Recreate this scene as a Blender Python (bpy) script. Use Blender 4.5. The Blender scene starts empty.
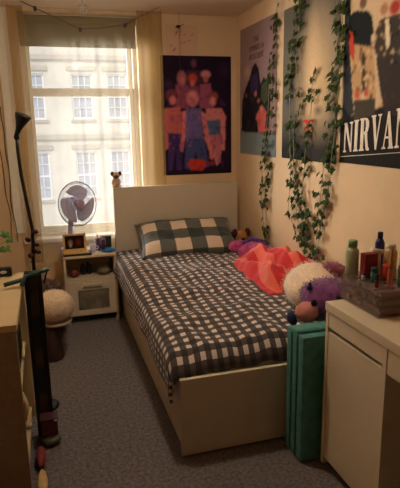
import bpy, bmesh, math, random
import numpy as np
from mathutils import Vector, Matrix, noise
random.seed(7)
PI = math.pi
COL = bpy.context.scene.collection
scn = bpy.context.scene

# ------------------------------------------------------------------ camera
yaw, pitch, roll, fpx = 0.282957577, 0.221383732, -0.0175087637, 522.66
cy, sy, cp, sp = math.cos(yaw), math.sin(yaw), math.cos(pitch), math.sin(pitch)
F = Vector((sy*cp, cy*cp, -sp)); Rr = Vector((cy, -sy, 0)); U = Rr.cross(F)
R2 = Rr*math.cos(roll) + U*math.sin(roll); U2 = -Rr*math.sin(roll) + U*math.cos(roll)
cam_d = bpy.data.cameras.new('camera'); cam = bpy.data.objects.new('camera', cam_d); COL.objects.link(cam)
M = Matrix((R2, U2, -F)).transposed().to_4x4(); M.translation = Vector((-0.487, -2.018, 1.452))
cam.matrix_world = M
cam_d.sensor_fit = 'HORIZONTAL'; cam_d.sensor_width = 36; cam_d.lens = fpx/400*36; cam_d.clip_start = 0.05
scn.camera = cam

# ------------------------------------------------------------------ light and exposure
EXPOSURE = 1.0
w = bpy.data.worlds.new('sky'); scn.world = w; w.use_nodes = True
bgn = w.node_tree.nodes['Background']; bgn.inputs[0].default_value = (0.86, 0.92, 1.0, 1); bgn.inputs[1].default_value = .55
sun_d = bpy.data.lights.new('sun', 'SUN'); sun_d.energy = 1.05; sun_d.angle = 0.02; sun_d.color = (1, 0.95, 0.87)
sun = bpy.data.objects.new('sun', sun_d); COL.objects.link(sun)
sun.rotation_euler = Vector((0.35, 1.0, -0.75)).to_track_quat('-Z', 'Y').to_euler()
win_d = bpy.data.lights.new('added_window_fill', 'AREA'); win_d.shape = 'RECTANGLE'; win_d.size = 1.4; win_d.size_y = 1.6  # added area lamp outside, hidden from the camera, boosts light through the window
win_d.energy = 140; win_d.color = (1.0, 0.93, 0.84)
wl = bpy.data.objects.new('added_window_fill', win_d); COL.objects.link(wl)
wl.location = (-1.75, 3.9, 1.9); wl.rotation_euler = Vector((0.68, -1, -0.2)).to_track_quat('-Z', 'Z').to_euler()
LAMP_W = 13
scn.view_settings.view_transform = 'Standard'; scn.view_settings.look = 'None'
scn.view_settings.gamma = 1; scn.view_settings.use_curve_mapping = False
scn.view_settings.exposure = EXPOSURE

# ------------------------------------------------------------------ materials
def s2l(c):
    return tuple(((x/255)/12.92 if x/255 <= .04045 else ((x/255+.055)/1.055)**2.4) for x in c)
def mat(name, rgb, rough=.6, metal=0, var=.12, scale=30, bump=0.0, trans=0, sheen=0, spec=.4, emit=None):
    m = bpy.data.materials.new(name); m.use_nodes = True; nt = m.node_tree; b = nt.nodes['Principled BSDF']
    c = s2l(rgb)
    b.inputs['Roughness'].default_value = rough; b.inputs['Metallic'].default_value = metal
    b.inputs['Specular IOR Level'].default_value = spec
    if trans: b.inputs['Transmission Weight'].default_value = trans
    if sheen: b.inputs['Sheen Weight'].default_value = sheen
    tc = nt.nodes.new('ShaderNodeTexCoord'); n = nt.nodes.new('ShaderNodeTexNoise')
    n.inputs['Scale'].default_value = scale; n.inputs['Detail'].default_value = 5
    nt.links.new(tc.outputs['Object'], n.inputs['Vector'])
    r = nt.nodes.new('ShaderNodeValToRGB')
    r.color_ramp.elements[0].position = .3; r.color_ramp.elements[1].position = .7
    r.color_ramp.elements[0].color = tuple(max(0, x*(1-var)) for x in c)+(1,)
    r.color_ramp.elements[1].color = tuple(min(1, x*(1+var)) for x in c)+(1,)
    nt.links.new(n.outputs['Fac'], r.inputs['Fac']); nt.links.new(r.outputs['Color'], b.inputs['Base Color'])
    if bump:
        bp = nt.nodes.new('ShaderNodeBump'); bp.inputs['Strength'].default_value = bump; bp.inputs['Distance'].default_value = .01
        nt.links.new(n.outputs['Fac'], bp.inputs['Height']); nt.links.new(bp.outputs['Normal'], b.inputs['Normal'])
    return m
WALLC = (218, 188, 150)
m_wall = mat('wall_paint', WALLC, .85, var=.04, scale=6, bump=.03)
m_ceil = mat('ceiling_paint', (216, 192, 166), .9, var=.03, scale=5)
m_white = mat('white_laminate', (222, 204, 176), .45, var=.03, scale=8)
m_bedw = mat('bed_laminate', (204, 190, 168), .5, var=.03, scale=8)
m_trim = mat('white_gloss_paint', (232, 226, 210), .35, var=.03)
m_dark = mat('black_plastic', (22, 24, 24), .45, var=.1)
m_lilac = mat('lilac_plastic', (206, 204, 236), .4, var=.04)
m_lilac2 = mat('mauve_plastic', (176, 152, 172), .4, var=.04)
m_grille = mat('grille_wire', (120, 118, 140), .4, metal=.3)
m_green = mat('green_canvas', (76, 134, 126), .8, var=.2, scale=25, bump=.3)
m_green2 = mat('green_canvas_piping', (56, 104, 98), .8, var=.15)
m_glassdark = mat('smoked_glass', (128, 118, 100), .2, var=.4, scale=14, spec=.6)
m_leaf = mat('ivy_leaf', (50, 64, 28), .8, var=.4, scale=40, spec=.15)
m_stem = mat('ivy_stem', (150, 140, 96), .7)
m_wire = mat('brown_cable', (60, 42, 32), .6)
m_coral = mat('coral_fleece', (228, 84, 74), .9, var=.0, scale=9, sheen=.3)
m_cream = mat('cream_plush_fur', (240, 212, 182), .95, var=.15, scale=60, sheen=.5)
m_purple = mat('purple_plush_fur', (120, 62, 118), .95, var=.35, scale=30, sheen=.4)
m_pink = mat('pink_plush_fur', (196, 66, 130), .95, var=.35, scale=25, sheen=.4)
m_mauve = mat('mauve_plush_fur', (140, 66, 92), .95, var=.25, scale=30, sheen=.4)
m_muzzle = mat('pale_pink_plush', (208, 134, 124), .9, var=.08)
m_blue = mat('deep_blue_felt', (34, 42, 92), .6)
m_eye = mat('glossy_black_eye', (10, 10, 14), .1)
m_tan = mat('tan_plush', (190, 130, 80), .95, var=.15)
m_brown = mat('brown_plush', (76, 40, 32), .95, var=.2)
m_black = mat('near_black', (14, 13, 14), .5)

# carpet
def carpet():
    m = mat('carpet_pile', (104, 96, 98), .97, var=0, sheen=.2); nt = m.node_tree; b = nt.nodes['Principled BSDF']
    tc = nt.nodes.new('ShaderNodeTexCoord')
    n1 = nt.nodes.new('ShaderNodeTexNoise'); n1.inputs['Scale'].default_value = 220; n1.inputs['Detail'].default_value = 4
    n2 = nt.nodes.new('ShaderNodeTexNoise'); n2.inputs['Scale'].default_value = 60; n2.inputs['Detail'].default_value = 6
    mx = nt.nodes.new('ShaderNodeMath'); mx.operation = 'MULTIPLY_ADD'; mx.inputs[1].default_value = .55
    m2 = nt.nodes.new('ShaderNodeMath'); m2.operation = 'MULTIPLY'; m2.inputs[1].default_value = .45
    r = nt.nodes.new('ShaderNodeValToRGB'); e = r.color_ramp.elements
    e[0].position = .38; e[0].color = s2l((62, 56, 60))+(1,); e[1].position = .62; e[1].color = s2l((148, 136, 134))+(1,)
    for n in (n1, n2): nt.links.new(tc.outputs['Object'], n.inputs['Vector'])
    nt.links.new(n2.outputs['Fac'], m2.inputs[0]); nt.links.new(n1.outputs['Fac'], mx.inputs[0]); nt.links.new(m2.outputs[0], mx.inputs[2])
    nt.links.new(mx.outputs[0], r.inputs['Fac']); nt.links.new(r.outputs['Color'], b.inputs['Base Color'])
    bp = nt.nodes.new('ShaderNodeBump'); bp.inputs['Strength'].default_value = .8; bp.inputs['Distance'].default_value = .01
    nt.links.new(n1.outputs['Fac'], bp.inputs['Height']); nt.links.new(bp.outputs['Normal'], b.inputs['Normal'])
    return m
m_carpet = carpet()

def gingham(name, period, dark, mid, light, offx=0, offy=0, duty=.5):
    """three-tone woven check driven by the mesh's UVs (UVs in metres)"""
    m = bpy.data.materials.new(name); m.use_nodes = True; nt = m.node_tree; b = nt.nodes['Principled BSDF']
    b.inputs['Roughness'].default_value = .9; b.inputs['Sheen Weight'].default_value = .2
    uv = nt.nodes.new('ShaderNodeUVMap'); sx = nt.nodes.new('ShaderNodeSeparateXYZ'); nt.links.new(uv.outputs[0], sx.inputs[0])
    outs = []
    for ax, off in ((0, offx), (1, offy)):
        a = nt.nodes.new('ShaderNodeMath'); a.operation = 'MULTIPLY_ADD'; a.inputs[1].default_value = 1/period; a.inputs[2].default_value = off+50
        f = nt.nodes.new('ShaderNodeMath'); f.operation = 'FRACT'
        g = nt.nodes.new('ShaderNodeMath'); g.operation = 'LESS_THAN'; g.inputs[1].default_value = duty
        nt.links.new(sx.outputs[ax], a.inputs[0]); nt.links.new(a.outputs[0], f.inputs[0]); nt.links.new(f.outputs[0], g.inputs[0]); outs.append(g)
    s = nt.nodes.new('ShaderNodeMath'); s.operation = 'ADD'; nt.links.new(outs[0].outputs[0], s.inputs[0]); nt.links.new(outs[1].outputs[0], s.inputs[1])
    h = nt.nodes.new('ShaderNodeMath'); h.operation = 'MULTIPLY'; h.inputs[1].default_value = .5; nt.links.new(s.outputs[0], h.inputs[0])
    r = nt.nodes.new('ShaderNodeValToRGB'); r.color_ramp.interpolation = 'CONSTANT'; e = r.color_ramp.elements
    e[0].position = 0; e[0].color = s2l(light)+(1,); e[1].position = .25; e[1].color = s2l(mid)+(1,)
    x = e.new(.75); x.color = s2l(dark)+(1,)
    nt.links.new(h.outputs[0], r.inputs['Fac']); nt.links.new(r.outputs['Color'], b.inputs['Base Color'])
    return m
m_duvet = gingham('duvet_check', .052, (52, 43, 42), (84, 73, 70), (226, 208, 196), duty=.54)
m_pillow = gingham('pillow_check', .235, (50, 56, 54), (92, 92, 86), (224, 198, 176), .38, .40)

def sheer(name, rgb, opacity, tl=.6):
    m = bpy.data.materials.new(name); m.use_nodes = True; nt = m.node_tree; nt.nodes.remove(nt.nodes['Principled BSDF'])
    out = nt.nodes['Material Output']; c = s2l(rgb)+(1,)
    t = nt.nodes.new('ShaderNodeBsdfTransparent'); d = nt.nodes.new('ShaderNodeBsdfDiffuse'); l = nt.nodes.new('ShaderNodeBsdfTranslucent')
    d.inputs[0].default_value = c; l.inputs[0].default_value = c
    a = nt.nodes.new('ShaderNodeMixShader'); a.inputs[0].default_value = tl; nt.links.new(d.outputs[0], a.inputs[1]); nt.links.new(l.outputs[0], a.inputs[2])
    tc = nt.nodes.new('ShaderNodeTexCoord'); n = nt.nodes.new('ShaderNodeTexNoise'); n.inputs['Scale'].default_value = 6
    mp = nt.nodes.new('ShaderNodeMapping'); mp.inputs['Scale'].default_value = (3, 1, .15)
    nt.links.new(tc.outputs['Object'], mp.inputs[0]); nt.links.new(mp.outputs[0], n.inputs['Vector'])
    mr = nt.nodes.new('ShaderNodeMapRange'); mr.inputs['From Min'].default_value = .3; mr.inputs['From Max'].default_value = .7
    mr.inputs['To Min'].default_value = opacity*.8; mr.inputs['To Max'].default_value = min(1, opacity*1.2)
    nt.links.new(n.outputs['Fac'], mr.inputs['Value'])
    f = nt.nodes.new('ShaderNodeMixShader'); nt.links.new(mr.outputs[0], f.inputs[0])
    nt.links.new(t.outputs[0], f.inputs[1]); nt.links.new(a.outputs[0], f.inputs[2]); nt.links.new(f.outputs[0], out.inputs[0])
    return m
def glassy(name, rgb, op):
    m = bpy.data.materials.new(name); m.use_nodes = True; nt = m.node_tree; b = nt.nodes['Principled BSDF']; out = nt.nodes['Material Output']
    b.inputs['Base Color'].default_value = s2l(rgb)+(1,); b.inputs['Roughness'].default_value = .08
    t = nt.nodes.new('ShaderNodeBsdfTransparent'); f = nt.nodes.new('ShaderNodeMixShader'); f.inputs[0].default_value = op
    nt.links.new(t.outputs[0], f.inputs[1]); nt.links.new(b.outputs[0], f.inputs[2]); nt.links.new(f.outputs[0], out.inputs[0])
    return m
m_net = sheer('cream_net', (236, 228, 206), .22)
m_netd = sheer('gathered_yellow_net', (172, 138, 78), .5, .45)
m_pane = glassy('window_glass', (240, 245, 245), .05)
m_acryl = glassy('smoky_acrylic', (150, 130, 120), .26)

# ------------------------------------------------------------------ mesh helpers
class MB:
    def __init__(s): s.bm = bmesh.new()
    def box(s, x0, x1, y0, y1, z0, z1, bev=0, mi=0):
        r = bmesh.ops.create_cube(s.bm, size=1); v = r['verts']
        bmesh.ops.scale(s.bm, vec=(x1-x0, y1-y0, z1-z0), verts=v)
        bmesh.ops.translate(s.bm, vec=((x0+x1)/2, (y0+y1)/2, (z0+z1)/2), verts=v)
        fs = set(f for q in v for f in q.link_faces)
        for f in fs: f.material_index = mi
        if bev:
            es = list(set(e for f in fs for e in f.edges))
            bmesh.ops.bevel(s.bm, geom=es, offset=bev, segments=2, affect='EDGES', profile=.7)
        return s
    def tube(s, pts, r, seg=8, mi=0, cap=True):
        pts = [Vector(p) for p in pts]; n = len(pts); rr = r if isinstance(r, (list, tuple)) else [r]*n
        rings = []; up = None
        for i, p in enumerate(pts):
            t = (pts[min(i+1, n-1)]-pts[max(i-1, 0)]).normalized()
            if up is None: up = t.orthogonal().normalized()
            else:
                up = up - t*up.dot(t); up = up.normalized() if up.length > 1e-6 else t.orthogonal().normalized()
            b = t.cross(up)
            rings.append([s.bm.verts.new(p+(up*math.cos(2*PI*k/seg)+b*math.sin(2*PI*k/seg))*rr[i]) for k in range(seg)])
        for a, c in zip(rings, rings[1:]):
            for k in range(seg):
                f = s.bm.faces.new((a[k], a[(k+1) % seg], c[(k+1) % seg], c[k])); f.smooth = True; f.material_index = mi
        if cap:
            for rg in (rings[0][::-1], rings[-1]):
                f = s.bm.faces.new(rg); f.material_index = mi
        return s
    def ring(s, c, R, r, ax=(0, 0, 1), seg=40, sub=6, mi=0):
        ax = Vector(ax).normalized(); u = ax.orthogonal().normalized(); v = ax.cross(u); c = Vector(c); rings = []
        for i in range(seg):
            a = 2*PI*i/seg; d = u*math.cos(a)+v*math.sin(a)
            rings.append([s.bm.verts.new(c+d*(R+r*math.cos(2*PI*k/sub))+ax*r*math.sin(2*PI*k/sub)) for k in range(sub)])
        for i in range(seg):
            a, b = rings[i], rings[(i+1) % seg]
            for k in range(sub):
                f = s.bm.faces.new((a[k], b[k], b[(k+1) % sub], a[(k+1) % sub])); f.smooth = True; f.material_index = mi
        return s
    def lathe(s, prof, c=(0, 0, 0), seg=24, ax=None, mi=0):
        c = Vector(c); q = Vector(ax).normalized().to_track_quat('Z', 'Y') if ax is not None else None; rings = []
        for (r, z) in prof:
            rg = []
            for k in range(seg):
                p = Vector((max(r, 1e-4)*math.cos(2*PI*k/seg), max(r, 1e-4)*math.sin(2*PI*k/seg), z))
                if q: p = q @ p
                rg.append(s.bm.verts.new(c+p))
            rings.append(rg)
        for a, b in zip(rings, rings[1:]):
            for k in range(seg):
                f = s.bm.faces.new((a[k], a[(k+1) % seg], b[(k+1) % seg], b[k])); f.smooth = True; f.material_index = mi
        for rg in (rings[0][::-1], rings[-1]):
            f = s.bm.faces.new(rg); f.material_index = mi
        return s
    def blob(s, c, r, rot=(0, 0, 0), lump=0, sub=3, fur=0, flen=.012, mi=0, seed=0):
        rr = bmesh.ops.create_icosphere(s.bm, subdivisions=sub, radius=1); vs = rr['verts']
        e = Matrix.Rotation(rot[2], 3, 'Z') @ Matrix.Rotation(rot[1], 3, 'Y') @ Matrix.Rotation(rot[0], 3, 'X'); c = Vector(c)
        for v in vs:
            p = v.co.copy()
            if lump: p *= 1+lump*noise.noise(p*2.3+Vector((seed, 0, 0)))
            v.co = c + e @ Vector((p.x*r[0], p.y*r[1], p.z*r[2]))
        fs = set(f for q in vs for f in q.link_faces)
        for f in fs: f.smooth = True; f.material_index = mi
        if fur:
            rnd = random.Random(seed+3); fl = sorted(fs, key=lambda f: f.index); cen = [(f.calc_center_median(), f.normal.copy()) for f in fl]
            for f in fl: f.normal_update()
            cen = [(f.calc_center_median(), f.normal.copy()) for f in fl]
            for _ in range(fur):
                p, nrm = rnd.choice(cen)
                j = Vector([rnd.uniform(-1, 1) for _ in range(3)])
                p = p + j*max(r)*.09
                q = p-c; 
                d = (nrm*.6+j*.8).normalized(); L = flen*rnd.uniform(.6, 1.4); t = d.orthogonal().normalized()*flen*.22; b2 = d.cross(t)
                base = p - nrm*.004
                a1 = s.bm.verts.new(base+t); a2 = s.bm.verts.new(base-t*.5+b2*.87); a3 = s.bm.verts.new(base-t*.5-b2*.87); tip = s.bm.verts.new(base+d*L)
                for tri in ((a1, a2, tip), (a2, a3, tip), (a3, a1, tip)):
                    f = s.bm.faces.new(tri); f.material_index = mi; f.smooth = True
        return s
    def poly(s, pts, mi=0):
        f = s.bm.faces.new([s.bm.verts.new(p) for p in pts]); f.material_index = mi; return f
    def build(s, name, mats, parent=None, solid=0, sub=0):
        me = bpy.data.meshes.new(name); bmesh.ops.recalc_face_normals(s.bm, faces=s.bm.faces) if not solid else None
        s.bm.to_mesh(me); s.bm.free()
        for m in (mats if isinstance(mats, (list, tuple)) else [mats]): me.materials.append(m)
        o = bpy.data.objects.new(name, me); COL.objects.link(o)
        if parent:
            o.parent = parent      # parts keep identity world transforms; only a thing's Empty carries a location
            o.matrix_parent_inverse = Matrix.Translation(-parent.location)
        if solid:
            k = o.modifiers.new('solid', 'SOLIDIFY'); k.thickness = solid; k.offset = 0
        if sub:
            k = o.modifiers.new('sub', 'SUBSURF'); k.levels = sub; k.render_levels = sub
        return o
def tag(o, label=None, cat=None, group=None, kind=None):
    if label: o['label'] = label
    if cat: o['category'] = cat
    if group: o['group'] = group
    if kind: o['kind'] = kind
    return o
def empty(name, loc, label, cat, group=None):
    o = bpy.data.objects.new(name, None); COL.objects.link(o); o.location = loc; o.empty_display_size = .05
    return tag(o, label, cat, group)
def struct(o, label=None): return tag(o, label, None, None, 'structure')
def grid(nx, ny, fn, uvf=None, smooth=True):
    mb = MB(); V = [[mb.bm.verts.new(fn(i/nx, j/ny)) for i in range(nx+1)] for j in range(ny+1)]
    uvl = mb.bm.loops.layers.uv.new('UVMap') if uvf else None
    for j in range(ny):
        for i in range(nx):
            f = mb.bm.faces.new((V[j][i], V[j][i+1], V[j+1][i+1], V[j+1][i])); f.smooth = smooth
            if uvf:
                for lp, (a, b) in zip(f.loops, ((i, j), (i+1, j), (i+1, j+1), (i, j+1))): lp[uvl].uv = uvf(a/nx, b/ny)
    return mb
def text_mesh(name, txt, size, mtx, m, parent, spacing=1.0, ext=.0006, sx=1.0, bold=0):
    cu = bpy.data.curves.new(name, 'FONT'); cu.body = txt; cu.size = size; cu.align_x = 'CENTER'; cu.align_y = 'CENTER'; cu.extrude = ext
    cu.space_character = spacing; cu.offset = bold
    t = bpy.data.objects.new(name+'_tmp', cu); COL.objects.link(t)
    dg = bpy.context.evaluated_depsgraph_get(); me = bpy.data.meshes.new_from_object(t.evaluated_get(dg))
    bpy.data.objects.remove(t)
    me.transform(mtx @ Matrix.Diagonal((sx, 1, 1, 1))); me.name = name
    me.materials.clear(); me.materials.append(m)
    o = bpy.data.objects.new(name, me); COL.objects.link(o)
    if parent:
        o.parent = parent; o.matrix_parent_inverse = Matrix.Translation(-parent.location)
    return o

# ------------------------------------------------------------------ room shell
BW, RW, LW, FW, CH = 2.24, 1.085, -1.12, -2.95, 2.31
OX0, OX1, OZ0, OZ1 = -.60, .275, .60, 2.29      # window opening
struct(MB().box(LW-.1, RW+.1, FW-.1, BW+.3, -.1, 0).build('floor', m_carpet))
struct(MB().box(LW-.1, RW+.1, FW-.1, BW+.3, CH, CH+.15).build('ceiling', m_ceil))
wb = MB(); wb.box(LW-.1, OX0, BW, BW+.3, 0, CH); wb.box(OX1, RW+.1, BW, BW+.3, 0, CH); wb.box(OX0, OX1, BW, BW+.3, 0, OZ0); wb.box(OX0, OX1, BW, BW+.3, OZ1, CH)
struct(wb.build('wall_back', m_wall))
struct(MB().box(RW, RW+.1, FW, BW, 0, CH).build('wall_right', m_wall))
struct(MB().box(LW-.1, LW, FW, BW, 0, CH).build('wall_left', m_wall))
struct(MB().box(LW, RW, FW-.1, FW, 0, CH).build('wall_front', m_wall))
struct(MB().box(LW, RW, BW-.015, BW, 0, .1, .004).build('baseboard_back', m_trim))
struct(MB().box(RW-.015, RW, FW, BW-.016, 0, .1, .004).build('baseboard_right', m_trim))
# architrave strip left of the window, sill
struct(MB().box(-.75, -.672, BW-.022, BW, .66, CH, .004).build('trim_1', m_trim))
struct(MB().box(-.69, OX1+.02, BW-.045, BW+.09, .575, .605, .005).build('trim_2', m_trim))
# sash window
win = struct(bpy.data.objects.new('window_1', None)); COL.objects.link(win); win.location = ((OX0+OX1)/2, BW+.15, OZ0)
fr = MB(); fr.box(OX0, OX0+.03, BW+.09, BW+.22, OZ0, OZ1, .003); fr.box(OX1-.03, OX1, BW+.09, BW+.22, OZ0, OZ1, .003)
fr.box(OX0, OX1, BW+.09, BW+.22, OZ1-.03, OZ1, .003); fr.box(OX0, OX1, BW+.09, BW+.22, OZ0, OZ0+.03, .003); fr.build('window_frame', m_trim, win)
def sash(y, z0, z1, nm):
    s = MB(); a, b = OX0+.03, OX1-.03; t = .035
    s.box(a, a+t, y, y+.035, z0, z1, .003); s.box(b-t, b, y, y+.035, z0, z1, .003)
    s.box(a+t, b-t, y, y+.035, z0, z0+.05, .003); s.box(a+t, b-t, y, y+.035, z1-.05, z1, .003)
    o = s.build(nm, m_trim, win); MB().box(a+t, b-t, y+.015, y+.019, z0+.05, z1-.05).build('pane', m_pane, o)
sash(BW+.11, OZ0+.03, 1.76, 'lower_sash'); sash(BW+.155, 1.70, OZ1-.03, 'upper_sash')

# roller blind
m_blind = mat('olive_blind_cloth', (120, 104, 62), .9, var=.06, scale=12)
t = empty('roller_blind', (-.16, BW+.04, 2.28), 'olive roller blind pulled down over the top of the window', 'blind')
grid(40, 8, lambda u, v: Vector((OX0+.004+u*(OX1-OX0-.008), BW+.05+.002*math.sin(u*60), 2.07+v*.17))).build('blind_cloth', m_blind, t, solid=.002)
MB().tube([(OX0+.004, BW+.05, 2.25), (OX1-.004, BW+.05, 2.25)], .028, 16).build('roller', m_blind, t)
MB().box(OX0+.004, OX1-.004, BW+.044, BW+.056, 2.055, 2.075, .003).build('bottom_bar', m_blind, t)

# net curtains
def curtain(name, x0, x1, z0, z1, amp, wl, m, label, y=BW-.075, seed=0):
    def f(u, v):
        x = x0+u*(x1-x0)
        s = math.sin(2*PI*x/wl+1.4*math.sin(x*9+seed)) + .4*math.sin(2*PI*x/(wl*.43)+v*1.2)
        return Vector((x+.25*amp*math.sin(2*PI*x/wl*1.3), y+amp*s*(.7+.3*(1-v)), z0+v*(z1-z0)))
    o = grid(int((x1-x0)/wl*26)+20, 12, f).build(name, m)
    return tag(o, label, 'curtain', 'gathered yellow curtains' if name == 'gathered_curtain' else None)
curtain('net_curtain', -.665, .448, .42, CH-.005, .014, .16, m_net, 'sheer cream net curtain hanging across the whole window', BW-.085)
curtain('gathered_curtain', -.66, -.555, .44, CH-.006, .003, .05, m_netd, 'yellow gathered curtain at the left edge of the window beside the gooseneck lamp', BW-.115, 3)
curtain('gathered_curtain', .255, .445, .44, CH-.006, .003, .09, m_netd, 'yellow gathered curtain at the right edge of the window next to the group poster', BW-.115, 5)

# building across the street
m_stone = mat('pale_stone', (216, 208, 196), .9, var=.1, scale=1.2)
m_stone2 = mat('grey_stone_moulding', (186, 178, 168), .9, var=.1, scale=2)
m_fglass = mat('facade_glass', (178, 182, 192), .3, var=.2, scale=1)
m_ffr = mat('facade_window_frame', (236, 236, 236), .6)
FY = 22.0
bd = empty('building', (1, FY, -8), 'pale stone building with sash windows seen across the street through the window', 'building')
WX = [-3.0, -.72, 1.30, 2.82, 4.9, 6.6]
rows = [(-1.62, .45), (1.85, 3.75), (5.5, 7.4)]
wlm = MB(); wlm.box(-9, 12, FY+.25, FY+1, -8, 10.5)
xs = [-9]+[v for x in WX for v in (x-.45, x+.45)]+[12]
zz = [-8]+[v for r in rows for v in r]+[10.5]
for k in range(0, len(zz), 2): wlm.box(-9, 12, FY, FY+.25, zz[k], zz[k+1])
for (a, b) in rows:
    for k in range(0, len(xs), 2): wlm.box(xs[k], xs[k+1], FY, FY+.25, a, b)
wlm.build('wall', m_stone, bd)
for z in (1.0, 4.3, 8.2): MB().box(-9, 12, FY-.16, FY, z, z+.2, .03).build('cornice', m_stone2, bd)
for (a, b) in rows:
    for x in WX:
        f = MB(); T = .05; y0, y1 = FY+.12, FY+.18
        f.box(x-.45, x-.38, y0, y1, a, b); f.box(x+.38, x+.45, y0, y1, a, b); f.box(x-.38, x+.38, y0, y1, a, a+.08); f.box(x-.38, x+.38, y0, y1, b-.08, b)
        f.box(x-.38, x+.38, y0, y1, (a+b)/2-.04, (a+b)/2+.04)
        for dx in (-.13, .13): f.box(x+dx-.02, x+dx+.02, y0+.01, y1-.01, a+.08, b-.08)
        for q in (.25, .75): f.box(x-.38, x+.38, y0+.01, y1-.01, a+(b-a)*q-.02, a+(b-a)*q+.02)
        fo = f.build('window', m_ffr, bd)
        MB().box(x-.38, x+.38, FY+.19, FY+.2, a, b).build('pane', m_fglass, fo)
        MB().box(x-.62, x+.62, FY-.1, FY, b+.12, b+.3, .02).build('lintel', m_stone2, bd); MB().box(x-.55, x+.55, FY-.08, FY, a-.14, a-.02, .02).build('window_sill', m_stone2, bd)

# ------------------------------------------------------------------ bed
bed = empty('bed', (.52, 1.0, 0), 'white single bed frame with tall plain headboard and low footboard', 'bed')
MB().box(0, 1.02, 2.03, 2.085, 0, 1.0, .004).build('headboard', m_bedw, bed)
MB().box(0, 1.05, 0, .022, .012, .38, .003).build('footboard', m_bedw, bed)
MB().box(.012, .04, .041, 2.029, .03, .36, .003).build('side_panel', m_bedw, bed)
MB().box(1.02, 1.045, .041, 2.029, .03, .36, .003).build('side_panel', m_bedw, bed)
MB().box(.041, 1.019, .05, 2.025, .14, .17).build('slatted_base', m_bedw, bed)
MB().box(.045, 1.015, .05, 2.025, .172, .42, .03).build('mattress', mat('mattress_ticking', (220, 214, 204), .9), bed)
# duvet (draped over the mattress, hanging over the left rail)
def duvet_pt(u, v):
    # u across (0 = hanging hem on the left, 1 = right by wall), v along (0 foot, 1 head)
    y = .034+v*1.96
    hang = .20; flat = 1.03; L = hang+flat; s = u*L
    top = .468+.03*math.sin(v*PI*.9)+.02*v
    wr = .010*noise.noise(Vector((s*5, y*4, 1)))+.008*noise.noise(Vector((s*11+y*4, y*9-s*5, 4)))+.004*noise.noise(Vector((s*24, y*20, 9)))
    hem = .02*math.sin(y*7)+.015*noise.noise(Vector((y*4, 2, 2)))
    R = .05
    if s < hang-R*.5:
        k = (hang-R*.5-s)
        x = -.028-.012*noise.noise(Vector((y*6, k*5, 3)))-.02*k; z = top-R-k*(.66+hem*2)
    elif s < hang+R:
        a = (s-(hang-R*.5))/(R*1.5)*PI/2; x = -.028+R*(1-math.cos(a)); z = top-R+R*math.sin(a)
    else:
        x = s-hang-.028; z = top
    if s > hang+R: 
        z += wr*1.6+.02*math.exp(-((x-.5)/.4)**2)
    elif s > hang-R*.5: z += wr*1.6*(s-(hang-R*.5))/(R*1.5)
    # rounded foot end tucked behind the footboard
    e = max(0, 1-(y-.034)/.09); z -= .10*e*e if s > hang-R*.5 else .02*e*e
    if s < hang and e > 0: z -= .02*e
    er = max(0, (x-.93)/.09); z -= .03*er*er
    return Vector((x, y, z))
def duvet_uv(u, v):
    y = v*1.94; s = u*1.23
    return (s+.012*noise.noise(Vector((s*3, y*3, 5))), y+.012*noise.noise(Vector((s*3, y*3, 11))))
dv = grid(90, 120, duvet_pt, duvet_uv).build('duvet', m_duvet, solid=.014)
tag(dv, 'dark grey and white gingham duvet spread over the single bed', 'duvet')
# pillow
def pillow(name, W, H, T, m, label):
    mb = MB(); n = 28; uvl = mb.bm.loops.layers.uv.new('UVMap')
    for sgn in (1, -1):
        V = []
        for j in range(n+1):
            row = []
            for i in range(n+1):
                a, b = i/n*2-1, j/n*2-1
                k = max(0, (1-a**4)*(1-b**4))**.5
                pin = 1-.07*(abs(a)**4)*(1-b*b) ; pin2 = 1-.09*(abs(b)**4)*(1-a*a)
                wr = .006*noise.noise(Vector((a*3, b*3, sgn)))+.004*noise.noise(Vector((a*7, b*6, sgn*4)))
                row.append(mb.bm.verts.new((a*W/2*pin, b*H/2*pin2, sgn*(k*T/2+wr*(k > 0)*2*k))))
            V.append(row)
        for j in range(n):
            for i in range(n):
                q = [V[j][i], V[j][i+1], V[j+1][i+1], V[j+1][i]]; ab = [(i, j), (i+1, j), (i+1, j+1), (i, j+1)]
                if sgn < 0: q.reverse(); ab.reverse()
                f = mb.bm.faces.new(q); f.smooth = True
                for lp, (a, b) in zip(f.loops, ab): lp[uvl].uv = (a/n*W, b/n*H)
    bmesh.ops.remove_doubles(mb.bm, verts=mb.bm.verts, dist=.0005)
    return tag(mb.build(name, m), label, 'pillow')
pl = pillow('pillow', .76, .46, .15, m_pillow, 'large-check dark grey and cream pillow leaning against the headboard')
pl.location = (.52, 1.79, .615); pl.rotation_euler = (math.radians(25), math.radians(-1), math.radians(-4))

# ------------------------------------------------------------------ desk (right)
desk = empty('desk', (.8, -.7, 0), 'pale wooden desk with a cupboard door and drawer against the right wall', 'desk')
DX, DY = .562, -.22
MB().box(DX, RW-.016, DY-1.05, DY, .715, .75, .003).build('desktop', m_white, desk)
MB().box(DX+.004, RW-.02, DY-.022, DY-.002, .02, .714, .002).build('side_panel', m_white, desk)
MB().box(DX+.004, RW-.02, DY-.405, DY-.383, .02, .714, .002).build('side_panel', m_white, desk)
MB().box(DX+.02, RW-.02, DY-.382, DY-.023, .05, .07, .002).build('bottom_panel', m_white, desk)
MB().box(DX+.35, DX+.37, DY-.382, DY-.023, .072, .712, .002).build('back_panel', m_white, desk)
MB().box(DX+.006, DX+.024, DY-.381, DY-.024, .645, .711, .002).build('drawer_front', m_white, desk)
MB().box(DX+.026, DX+.33, DY-.375, DY-.03, .650, .7, .002).build('drawer_box', m_black, desk)
dr = MB().box(DX+.006, DX+.024, DY-.381, DY-.024, .052, .628, .002).build('door', m_white, desk)
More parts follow.
